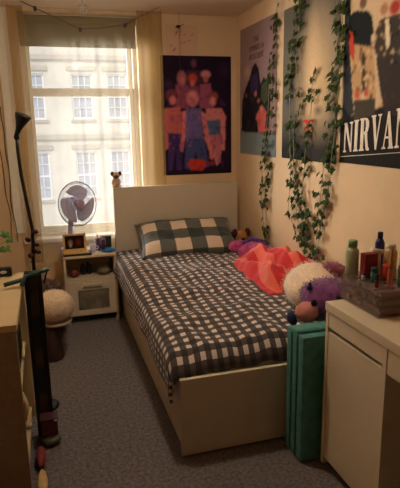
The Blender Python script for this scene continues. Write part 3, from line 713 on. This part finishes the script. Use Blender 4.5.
# things on top
MB_ = MB
t = empty('photo_frame', (-.31, 1.90, .53), 'tan wooden photo frame with dark picture standing in front of the fan', 'photo frame')
m_fr = mat('honey_wood_frame', (214, 176, 112), .5); 
f = MB(); X0, X1, Z0, Z1, Y = -.405, -.237, .556, .685, 1.915
f.box(X0, X0+.014, Y, Y+.014, Z0, Z1, .002); f.box(X1-.014, X1, Y, Y+.014, Z0, Z1, .002); f.box(X0+.014, X1-.014, Y, Y+.014, Z0, Z0+.014, .002); f.box(X0+.014, X1-.014, Y, Y+.014, Z1-.014, Z1, .002)
f.build('frame', m_fr, t)
p = Pic(40, 30, (40, 24, 22)); p.ell(.3, .5, .16, .3, (150, 110, 90), .6); p.ell(.3, .7, .1, .2, (200, 190, 170), .8, .7); p.ell(.72, .5, .22, .36, (110, 40, 34), .8); p.noise(.4)
pf = poster('picture', p, ((X0+.013, Y+.009, Z0+.013), (X1-X0-.026, 0, 0), (0, 0, Z1-Z0-.026)), '')
for k in ('label', 'category', 'group'): 
    if k in pf: del pf[k]
pf.parent = t; pf.location = Vector((X0+.013, Y+.009, Z0+.013))-t.location
MB().box(X0-.002, X1+.012, Y-.07, Y+.02, .5465, .5555, .002).build('base_ledge', m_fr, t)
tag(MB().box(-.412, -.205, 1.842, 1.96, .531, .546, .003).build('book', mat('black_book_cover', (34, 28, 26), .5)), 'thin black book lying under the photo frame', 'book')
# cup
t = empty('cup', (-.187, 1.935, .53), 'small pale lilac cup between photo frame and purple pot', 'cup')
MB().lathe([(.018, 0), (.021, .003), (.024, .062), (.0225, .062), (.019, .006), (.0, .005)], (-.187, 1.935, .531), 20).build('body', mat('pale_lilac_ceramic', (210, 205, 226), .3), t)
MB().ring((-.16, 1.935, .565), .013, .003, (0, 1, 0), 16).build('handle', mat('pale_lilac_ceramic', (210, 205, 226), .3), t)
# purple pot with bits
t = empty('pen_pot', (-.125, 1.99, .53), 'dark purple pot holding pink odds and ends on the bedside cabinet', 'pot')
MB().lathe([(.036, 0), (.04, .004), (.042, .085), (.039, .085), (.036, .01), (0, .008)], (-.125, 1.99, .531), 24).build('body', mat('aubergine_plastic', (72, 46, 84), .4), t)
for k in range(6):
    a = k*1.05; MB().tube([(-.125+.02*math.cos(a), 1.99+.02*math.sin(a), .545), (-.125+.038*math.cos(a), 1.99+.034*math.sin(a), .625+.012*(k % 3))], .006, 8).build('brush', mat('dusky_pink', [(150, 90, 100), (110, 74, 96), (176, 120, 110)][k % 3], .5), t)
# box with a white booklet on top
t = empty('gift_box', (-.075, 2.10, .53), 'dark box with a white lid behind the blue dish', 'box')
MB().box(-.11, -.032, 2.05, 2.14, .531, .625, .003).build('body', mat('dark_green_card', (48, 50, 42), .6), t)
MB().box(-.125, -.022, 2.03, 2.15, .626, .638, .003).build('lid', mat('white_card', (228, 220, 208), .6), t)
# blue dish
tag(MB().lathe([(.03, 0), (.05, .004), (.058, .016), (.055, .017), (.047, .008), (0, .006)], (-.075, 1.925, .531), 32).build('dish', mat('bright_blue_plastic', (38, 112, 176), .4)), 'round bright blue dish on the front right of the bedside cabinet', 'dish')
# fan
fan = empty('desk_fan', (-.31, 2.08, .53), 'lilac desk fan with round wire grille standing behind the photo frame', 'fan')
C = Vector((-.272, 2.03, .892)); ax = Vector((.50, -.85, .08)).normalized()
Bp = Vector((-.335, 2.09, .53))
MB().lathe([(.085, 0), (.088, .008), (.075, .018), (.03, .028), (0, .03)], (Bp.x, Bp.y, .531), 32).build('base', m_lilac, fan)
MB().tube([(Bp.x, Bp.y, .55), (Bp.x-.002, Bp.y, .70), (C.x-ax.x*.08, C.y-ax.y*.08, C.z-.03)], [.026, .020, .022], 14).build('neck', m_lilac, fan)
MB().lathe([(.02, -.16), (.045, -.14), (.055, -.09), (.055, -.045), (.03, -.03)], C, 24, ax).build('motor', m_lilac, fan)
g = MB(); R0 = .168
for rr_, off in ((R0, 0), (.162, .010), (.155, .018), (.12, .032), (.08, .038), (.155, -.018), (.12, -.03), (.08, -.034)): g.ring(C+ax*off, rr_, .0035 if rr_ == R0 else .0011, ax, 56, 5)
u = ax.orthogonal().normalized(); v = ax.cross(u)
for k in range(48):
    a = 2*PI*k/48; dd = u*math.cos(a)+v*math.sin(a)
    for sg, dep in ((1, .038), (-1, .034)): g.tube([C+dd*.035+ax*sg*dep, C+dd*.10+ax*sg*dep*.94, C+dd*.145+ax*sg*dep*.6, C+dd*R0], .0008, 3, cap=False)
g.build('grille', m_grille, fan)
MB().lathe([(.036, 0), (.036, .006), (.02, .01), (0, .011)], C+ax*.034, 24, ax).build('badge', m_lilac2, fan)
MB().lathe([(.024, -.02), (.03, -.018), (.03, .012), (.02, .02), (0, .022)], C, 20, ax).build('hub', m_lilac2, fan)
for k in range(3):
    a0 = 2*PI*k/3+.35+PI/3
    def bl(uu, vv, a0=a0):
        r = .025+uu*.118; a = a0+(vv-.5)*(1.0+.9*math.sin(uu*PI*.75))*.98+uu*.5
        return C+(u*math.cos(a)+v*math.sin(a))*r+ax*(.014*(vv-.5)*2)
    grid(10, 10, bl).build('blade', m_lilac, fan, solid=.002)

# ------------------------------------------------------------------ cables, garland, hanging pieces
def wob(pts, a, seed, n=10):
    out = []; P = [Vector(q) for q in pts]
    for s0, s1 in zip(P, P[1:]):
        for i in range(n): out.append(s0.lerp(s1, i/n))
    out.append(P[-1]); return [q+Vector((a*noise.noise(q*4+Vector((seed, 0, 0))), 0, 0)) for q in out]
tag(MB().tube(wob([(-.82, BW-.006, 1.75), (-.80, BW-.006, 1.2), (-.77, BW-.006, .60)], .03, 1), .003, 5).build('cable', m_wire), 'thin brown cable hanging down the wall, the left one of two', 'cable', 'cables on the back wall')
tag(MB().tube(wob([(-.768, BW-.006, 1.62), (-.765, BW-.006, 1.1), (-.74, BW-.03, .60)], .025, 6), .003, 5).build('cable', m_wire), 'thin brown cable hanging beside the white window trim', 'cable', 'cables on the back wall')
gy = BW-.24
t = empty('string_garland', (-.16, gy, 2.14), 'dark string garland with small clips drooping across the window top', 'garland')
gp = [(-.56, gy, 2.305), (-.47, gy, 2.265), (-.175, gy, 2.138), (-.02, gy, 2.15), (.146, gy, 2.178), (.28, gy, 2.25), (.40, gy, 2.305)]
MB().tube(gp, .0028, 5).build('string', m_wire, t)
for q in (gp[1], gp[2], gp[4]): MB().box(q[0]-.011, q[0]+.011, q[1]-.008, q[1]+.008, q[2]-.02, q[2]+.010, .003).build('clip', m_black if q is gp[2] else m_wire, t)
t = empty('glass_bauble', (-.155, 1.90, 2.25), 'clear patterned glass bauble hanging from the ceiling in front of the window', 'bauble')
m_baub = glassy('clear_cut_glass', (220, 205, 190), .35)
bb = MB().blob((-.155, 1.90, 2.255), (.034, .034, .034), sub=2)
for f_ in bb.bm.faces: f_.smooth = False
bb.build('globe', m_baub, t)
g = MB()
for k in range(4): g.ring((-.155, 1.90, 2.255), .0345, .0012, (math.cos(k*.78), math.sin(k*.78), 0), 20, 4)
g.ring((-.155, 1.90, 2.255), .0345, .0012, (0, 0, 1), 20, 4); g.build('band', mat('silver_band', (200, 190, 180), .3, metal=.5), t)
MB().tube([(-.155, 1.90, 2.289), (-.155, 1.90, 2.309)], .002, 5).build('hook', m_wire, t)
t = empty('hanging_string', (.575, BW-.10, 2.0), 'thin vertical string with a small dark clip hanging in front of the heart print', 'string')
MB().tube([(.585, BW-.10, 2.309), (.585, BW-.10, 1.2)], .0013, 5).build('string', m_wire, t)
MB().blob((.577, BW-.10, 2.205), (.018, .010, .011), sub=2).build('clip', m_black, t)
MB().tube([(.555, BW-.10, 2.195), (.625, BW-.10, 2.222)], .0025, 5).build('pin', m_black, t)

# ------------------------------------------------------------------ left cabinet and its surroundings
m_side = mat('light_wood_laminate', (200, 174, 132), .5, var=.05, scale=10)
lc = empty('open_cabinet', (-.87, .23, 0), 'pale wooden open-sided cabinet along the left edge of the room', 'cabinet')
MB().box(-1.11, -.63, -.14, .60, .745, .77, .002).build('top', m_side, lc)
MB().box(-1.11, -.634, -.139, -.117, 0, .744, .002).build('end_panel', mat('darker_brown_panel', (150, 124, 100), .6), lc)  # near end panel coloured darker than the other cabinet panels
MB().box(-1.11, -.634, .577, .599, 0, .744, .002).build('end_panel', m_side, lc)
MB().box(-1.11, -1.09, -.116, .576, 0, .744, .002).build('back_panel', m_side, lc)
MB().box(-1.089, -.65, -.116, .576, .04, .06, .002).build('shelf', m_side, lc)
MB().box(-1.089, -.65, -.116, .576, .40, .42, .002).build('shelf', m_side, lc)
tag(MB().blob((-.70, .43, .14), (.045, .10, .078), lump=.2, seed=1).build('folded_cloth', mat('cream_cloth', (214, 184, 140), .9, bump=.2)), 'cream folded cloth inside the lower shelf of the open cabinet', 'cloth')
tag(MB().blob((-.606, .165, .031), (.022, .07, .030), lump=.1, seed=2).build('slipper', mat('dusky_red_cloth', (150, 62, 62), .8, var=.3)), 'dusky red slipper on the carpet between open cabinet and narrow stand', 'slipper')
for k in range(3): tag(MB().box(-.80, -.66, .02+k*.17, .15+k*.17, .421, .55+.05*(k % 2), .006).build('storage_box', mat('dark_card', (34, 28, 28), .7)), ['dark box in the cabinet\'s upper shelf, nearest the camera', 'dark taller box in the middle of the cabinet\'s upper shelf', 'dark box at the window end of the cabinet\'s upper shelf'][k], 'box', 'dark boxes in the open cabinet')
tag(MB().blob((-.600, .00, .016), (.02, .09, .016), lump=.2, seed=5).build('rolled_cloth', mat('cream_roll', (206, 170, 118), .9)), 'cream rolled cloth lying on the carpet beside the open cabinet', 'cloth')
# small plant and black clock
t = empty('potted_ivy', (-.80, .52, .77), 'small trailing ivy plant in a dark pot on the left cabinet', 'plant')
MB().lathe([(.03, 0), (.04, .06), (.036, .06), (.03, .01), (0, .01)], (-.80, .52, .771), 18).build('pot', m_dark, t)
lf = MB(); rnd = random.Random(4)
for k in range(7):
    e = Vector((-.80+rnd.uniform(-.05, .125), .52+rnd.uniform(-.05, .05), .90+rnd.uniform(-.02, .09)))
    if k < 3: e = Vector([(-.695, .50, .985), (-.672, .50, .955), (-.685, .49, .915)][k])
    lf.tube([(-.80, .52, .81), Vector((-.79, .52, .9)).lerp(e, .5), e], .0015, 4)
    shape = [(0, -.5), (.8, -.5), (1, .1), (.4, .4), (0, 1.2), (-.4, .4), (-1, .1), (-.8, -.5)]
    n_ = Vector((.3, -1, .4)).normalized(); a_ = n_.orthogonal().normalized(); b_ = n_.cross(a_); cv = lf.bm.verts.new(e+n_*.003)
    vs = [lf.bm.verts.new(e+(a_*a+b_*b)*.02) for a, b in shape]
    for i in range(8): lf.bm.faces.new((cv, vs[i], vs[(i+1) % 8]))
lf.build('leaves', mat('bright_ivy_leaf', (74, 110, 50), .5, var=.3), t)
t = empty('alarm_clock', (-.715, .54, .77), 'small black rounded clock with pale oval display on the left cabinet', 'clock')
MB().box(-.75, -.678, .53, .57, .771, .815, .013).build('case', m_dark, t)
MB().blob((-.716, .5295, .795), (.016, .0018, .008), sub=2).build('display', mat('pale_display', (210, 214, 214), .3), t)
# gooseneck lamp
t = empty('gooseneck_lamp', (-.585, .56, 0), 'tall black gooseneck floor lamp with cone head beside the window', 'floor lamp')
npts = [(-.585, .66, .015), (-.583, .66, .6), (-.58, .62, .83), (-.569, .56, .98), (-.582, .55, 1.105), (-.597, .55, 1.246), (-.602, .55, 1.36), (-.600, .55, 1.42)]
MB().tube(npts, [.009, .009, .009, .0085, .0085, .008, .0075, .008], 12).build('neck', m_dark, t)
MB().lathe([(.07, 0), (.072, .01), (.06, .016), (0, .018)], (-.585, .66, .001), 28).build('base', m_dark, t)
hax = Vector((.42, -.15, 1))
MB().lathe([(.010, 0), (.012, .025), (.017, .045), (.034, .088), (.036, .100), (.030, .102), (.0, .085)], (-.602, .55, 1.425), 24, hax).build('lamp_head', m_dark, t)
MB().blob((-.602, .55, 1.418), (.013, .013, .016), sub=2).build('joint', m_dark, t)
m_clip = mat('dark_red_clip', (64, 20, 24), .4)
for (dx, z) in ((.018, .975), (-.016, .938), (.016, .905), (.022, .868), (-.012, .85)):
    yy = .56 if z > .93 else .60
    MB().blob((-.576+dx, yy, z), (.017, .014, .013), (0, .3, 0), lump=.25, sub=2, seed=int(z*50)).build('clip', m_clip, t)
# upright narrow stand with teal crossbar
t = empty('upright_stand', (-.565, .34, 0), 'tall narrow dark stand with mottled face and teal crossbar beside the cabinet', 'stand')
def mott():
    m = mat('mottled_dark_face', (60, 44, 32), .35, var=0, spec=.5); nt = m.node_tree; b = nt.nodes['Principled BSDF']
    tc = nt.nodes.new('ShaderNodeTexCoord'); n = nt.nodes.new('ShaderNodeTexNoise'); n.inputs['Scale'].default_value = 9; n.inputs['Detail'].default_value = 1
    r = nt.nodes.new('ShaderNodeValToRGB'); e = r.color_ramp.elements; e[0].position = .46; e[0].color = s2l((22, 28, 25))+(1,); e[1].position = .62; e[1].color = s2l((84, 56, 38))+(1,)
    nt.links.new(tc.outputs['Object'], n.inputs['Vector']); nt.links.new(n.outputs['Fac'], r.inputs['Fac']); nt.links.new(r.outputs['Color'], b.inputs['Base Color']); return m
ysv = .36
MB().box(-.604, -.552, ysv, ysv+.02, .03, .80, .003).build('face_panel', mott(), t)
for xx in (-.608, -.552): MB().box(xx-.010, xx+.010, ysv-.006, ysv+.03, 0, .81, .003).build('rail', m_dark, t)
MB().box(-.615, -.543, ysv-.004, ysv+.026, .80, .83, .004).build('top_cap', mat('dark_moss', (34, 46, 28), .7), t)
m_teal = mat('dull_teal_metal', (58, 80, 80), .4)
MB().tube([(-.625, .30, .788), (-.61, ysv-.012, .815), (-.55, ysv-.012, .828), (-.508, ysv-.012, .84)], .010, 10).build('crossbar', m_teal, t)
MB().tube([(-.70, .32, .792), (-.62, .345, .802)], .010, 10).build('crossbar', m_teal, t)
MB().tube([(-.515, ysv-.008, .832), (-.535, ysv-.008, .775)], .004, 6).build('brace', m_clip, t)
MB().box(-.60, -.55, ysv+.031, ysv+.10, .0, .03, .004).build('foot', m_dark, t)
# maroon bag + pale pouch leaning at its base
t = empty('handbag', (-.555, .31, 0), 'small dark maroon bag with silver clasp at the foot of the narrow stand', 'bag')
bg = MB().box(-.600, -.525, .285, .345, .052, .135, .008)
bg.build('body', mat('maroon_leather', (86, 36, 42), .5, var=.2), t)
MB().box(-.604, -.521, .281, .349, .128, .139, .003).build('flap_edge', mat('dark_leather', (66, 28, 34), .5), t)
MB().blob((-.533, .279, .130), (.010, .005, .006), sub=2).build('clasp', mat('silver_metal', (220, 215, 210), .25, metal=.8), t)
tag(MB().blob((-.562, .312, .027), (.048, .05, .026), lump=.2, seed=8).build('pouch', mat('grey_green_cloth', (104, 104, 84), .9, var=.2)), 'pale grey-green pouch squashed under the maroon bag', 'pouch')

# fluffy stool, with a brown fluffy blanket behind
t = empty('stool', (-.46, 1.2, 0), 'stool with round cream shaggy seat and dark base beside the bedside cabinet', 'stool')
MB().blob((-.50, 1.30, .345), (.118, .12, .098), lump=.08, fur=6000, flen=.010, seed=12).build('seat_cover', m_cream, t)
MB().lathe([(.098, 0), (.104, .012), (.092, .016), (.0, .016)], (-.50, 1.30, .235), 36).build('seat_rim', mat('pale_rim', (196, 180, 156), .5), t)
MB().lathe([(.07, 0), (.074, .01), (.062, .12), (.055, .234), (.0, .234)], (-.535, 1.28, .0), 10).build('base', mat('dark_brown_leather', (62, 40, 34), .5), t)
tag(MB().blob((-.54, 1.60, .215), (.11, .11, .215), lump=.22, fur=2500, flen=.03, seed=14).build('fur_throw', mat('taupe_fur', (112, 88, 82), .95, var=.3)), 'heap of taupe fluffy throw behind the cream shaggy stool', 'throw')

# ------------------------------------------------------------------ organiser and toiletries on the desk
oz = .7505; ox0, ox1, oy0, oy1 = .642, .90, -.462, -.20; oh = .105
og = empty('cosmetics_organiser', ((ox0+ox1)/2, (oy0+oy1)/2, oz), 'smoky clear acrylic drawer organiser on the desk corner', 'organiser')
sh = MB()
for z in (oz, oz+.034, oz+.068, oz+oh-.004): sh.box(ox0, ox1, oy0, oy1, z, z+.004)
sh.box(ox0, ox1, oy0, oy0+.004, oz+.004, oz+oh-.004); sh.box(ox0, ox1, oy1-.004, oy1, oz+.004, oz+oh-.004); sh.box(ox1-.004, ox1, oy0+.004, oy1-.004, oz+.004, oz+oh-.004)
sh.build('case', m_acryl, og)
rnd = random.Random(9)
for k in range(3):
    z = oz+.0045+k*.034
    dobj = MB().box(ox0-.003, ox0+.001, oy0+.006, oy1-.006, z+.001, z+.028, .001).build('drawer', m_acryl, og)
    it = MB()
    for j in range(9):
        y = oy0+.02+j*.025; it.box(ox0+.012+rnd.random()*.02, ox0+.10+rnd.random()*.1, y, y+.019, z+.001, z+.012+rnd.random()*.012, .002)
    it.build('contents', mat('makeup_palette', [(176, 140, 140), (150, 128, 120), (164, 138, 140)][k], .5, var=.1, scale=8), og)
TZ = oz+oh+.0008
def bottle(name, x, y, h, r, cb, cc, label, neck=.5, caph=.18, cat='bottle', z=TZ, clear=False):
    t = empty(name, (x, y, z), label, cat)
    bh = h*(1-caph)
    MB().lathe([(r*.9, 0), (r, .003), (r, bh*.86), (r*.8, bh*.94), (r*neck, bh)], (x, y, z), 20).build('body', glassy('clear_tint', cb, .6) if clear else mat('bottle_plastic', cb, .35, var=.08), t)
    MB().lathe([(r*neck*1.15, 0), (r*neck*1.15, h*caph*.9), (r*neck*.8, h*caph), (0, h*caph)], (x, y, z+bh+.0003), 16).build('cap', mat('cap_plastic', cc, .35), t)
bottle('spray_bottle', .672, -.228, .142, .026, (176, 184, 146), (130, 150, 110), 'tall sage green bottle at the left end of the organiser', .62, .2)
bottle('perfume_bottle', .80, -.225, .165, .019, (30, 34, 92), (48, 28, 28), 'tall navy blue bottle standing behind the cream tube', .5, .16)
bottle('lotion_bottle', .81, -.285, .125, .026, (204, 170, 124), (216, 200, 176), 'cream lotion bottle behind the red jar', .6, .12)
t = empty('card_box', (.70, -.27, TZ), 'dark red rectangular box leaning on the sage green bottle', 'box')
MB().box(.682, .738, -.305, -.270, TZ, TZ+.098, .002).build('body', mat('dark_red_card', (130, 30, 32), .5), t)
t = empty('cosmetic_tube', (.775, -.25, TZ), 'white tube lying tilted over the red box and navy bottle', 'tube')
MB().tube([(.735, -.262, TZ+.100), (.80, -.262, TZ+.088)], [.012, .009], 12).build('body', mat('white_tube', (226, 208, 184), .4), t)
MB().tube([(.766, -.262, TZ), (.768, -.262, TZ+.083)], [.014, .012], 12).build('stand', mat('white_tube', (226, 208, 184), .4), t)
bottle('nail_polish', .692, -.352, .058, .014, (40, 104, 96), (30, 90, 84), 'small teal bottle at the front of the organiser', .8, .3)
t = empty('jar', (.762, -.335, TZ), 'round red jar with flared rim in the middle of the organiser', 'jar')
MB().lathe([(.018, 0), (.026, .01), (.026, .035), (.016, .045), (.022, .06), (0, .06)], (.762, -.335, TZ+.0), 18).build('body', mat('bright_red_plastic', (196, 58, 40), .35), t)
bottle('lip_gloss', .705, -.432, .075, .011, (196, 126, 112), (160, 110, 40), 'clear pink tube with tall amber cone cap at the organiser\'s near corner', .8, .02, 'tube', TZ, True)
MB().lathe([(.010, 0), (.008, .02), (.0035, .075), (0, .078)], (.705, -.432, TZ+.0755), 12).build('cone_cap', mat('amber_cap', (172, 110, 50), .4), bpy.data.objects['lip_gloss'])
bottle('glass_bottle', .76, -.435, .115, .021, (60, 92, 60), (18, 20, 26), 'dark green bottle with black cap at the right edge of the organiser', .7, .25)
bottle('mini_bottle', .668, -.318, .03, .008, (190, 190, 200), (70, 70, 90), 'tiny silver bottle between the red box and teal bottle', .7, .3)
bottle('lipstick', .66, -.415, .05, .008, (110, 40, 44), (40, 30, 34), 'dark red lipstick standing left of the amber cone tube', .9, .4, 'lipstick')

# dark green backpack under the desk
t = empty('backpack', (.78, -.86, 0), 'dark green bag on the floor under the desk', 'bag')
MB().blob((.78, -.80, .16), (.14, .15, .158), lump=.12, seed=5).build('body', mat('bottle_green_nylon', (26, 66, 50), .6, bump=.2), t)
MB().tube([(.70, -.86, .28), (.74, -.80, .345), (.78, -.76, .30)], .008, 8).build('handle', m_dark, t)

# ceiling lamp behind the camera
t = empty('pendant_lamp', (-.04, .38, CH), 'white paper ceiling lamp in the middle of the room', 'ceiling lamp')
MB().tube([(-.04, .38, CH), (-.04, .38, CH-.04)], .004, 6).build('cord', m_trim, t)
MB().lathe([(.05, 0), (.11, -.02), (.14, -.08), (.138, -.08), (.108, -.018), (.05, -.002)], (-.04, .38, CH-.04), 30).build('lamp_shade', m_trim, t)
ld = bpy.data.lights.new('ceiling_bulb', 'POINT'); ld.energy = LAMP_W; ld.color = (1, .87, .68); ld.shadow_soft_size = .06
lo = bpy.data.objects.new('ceiling_bulb', ld); COL.objects.link(lo); lo.location = (-.04, .38, CH-.14)
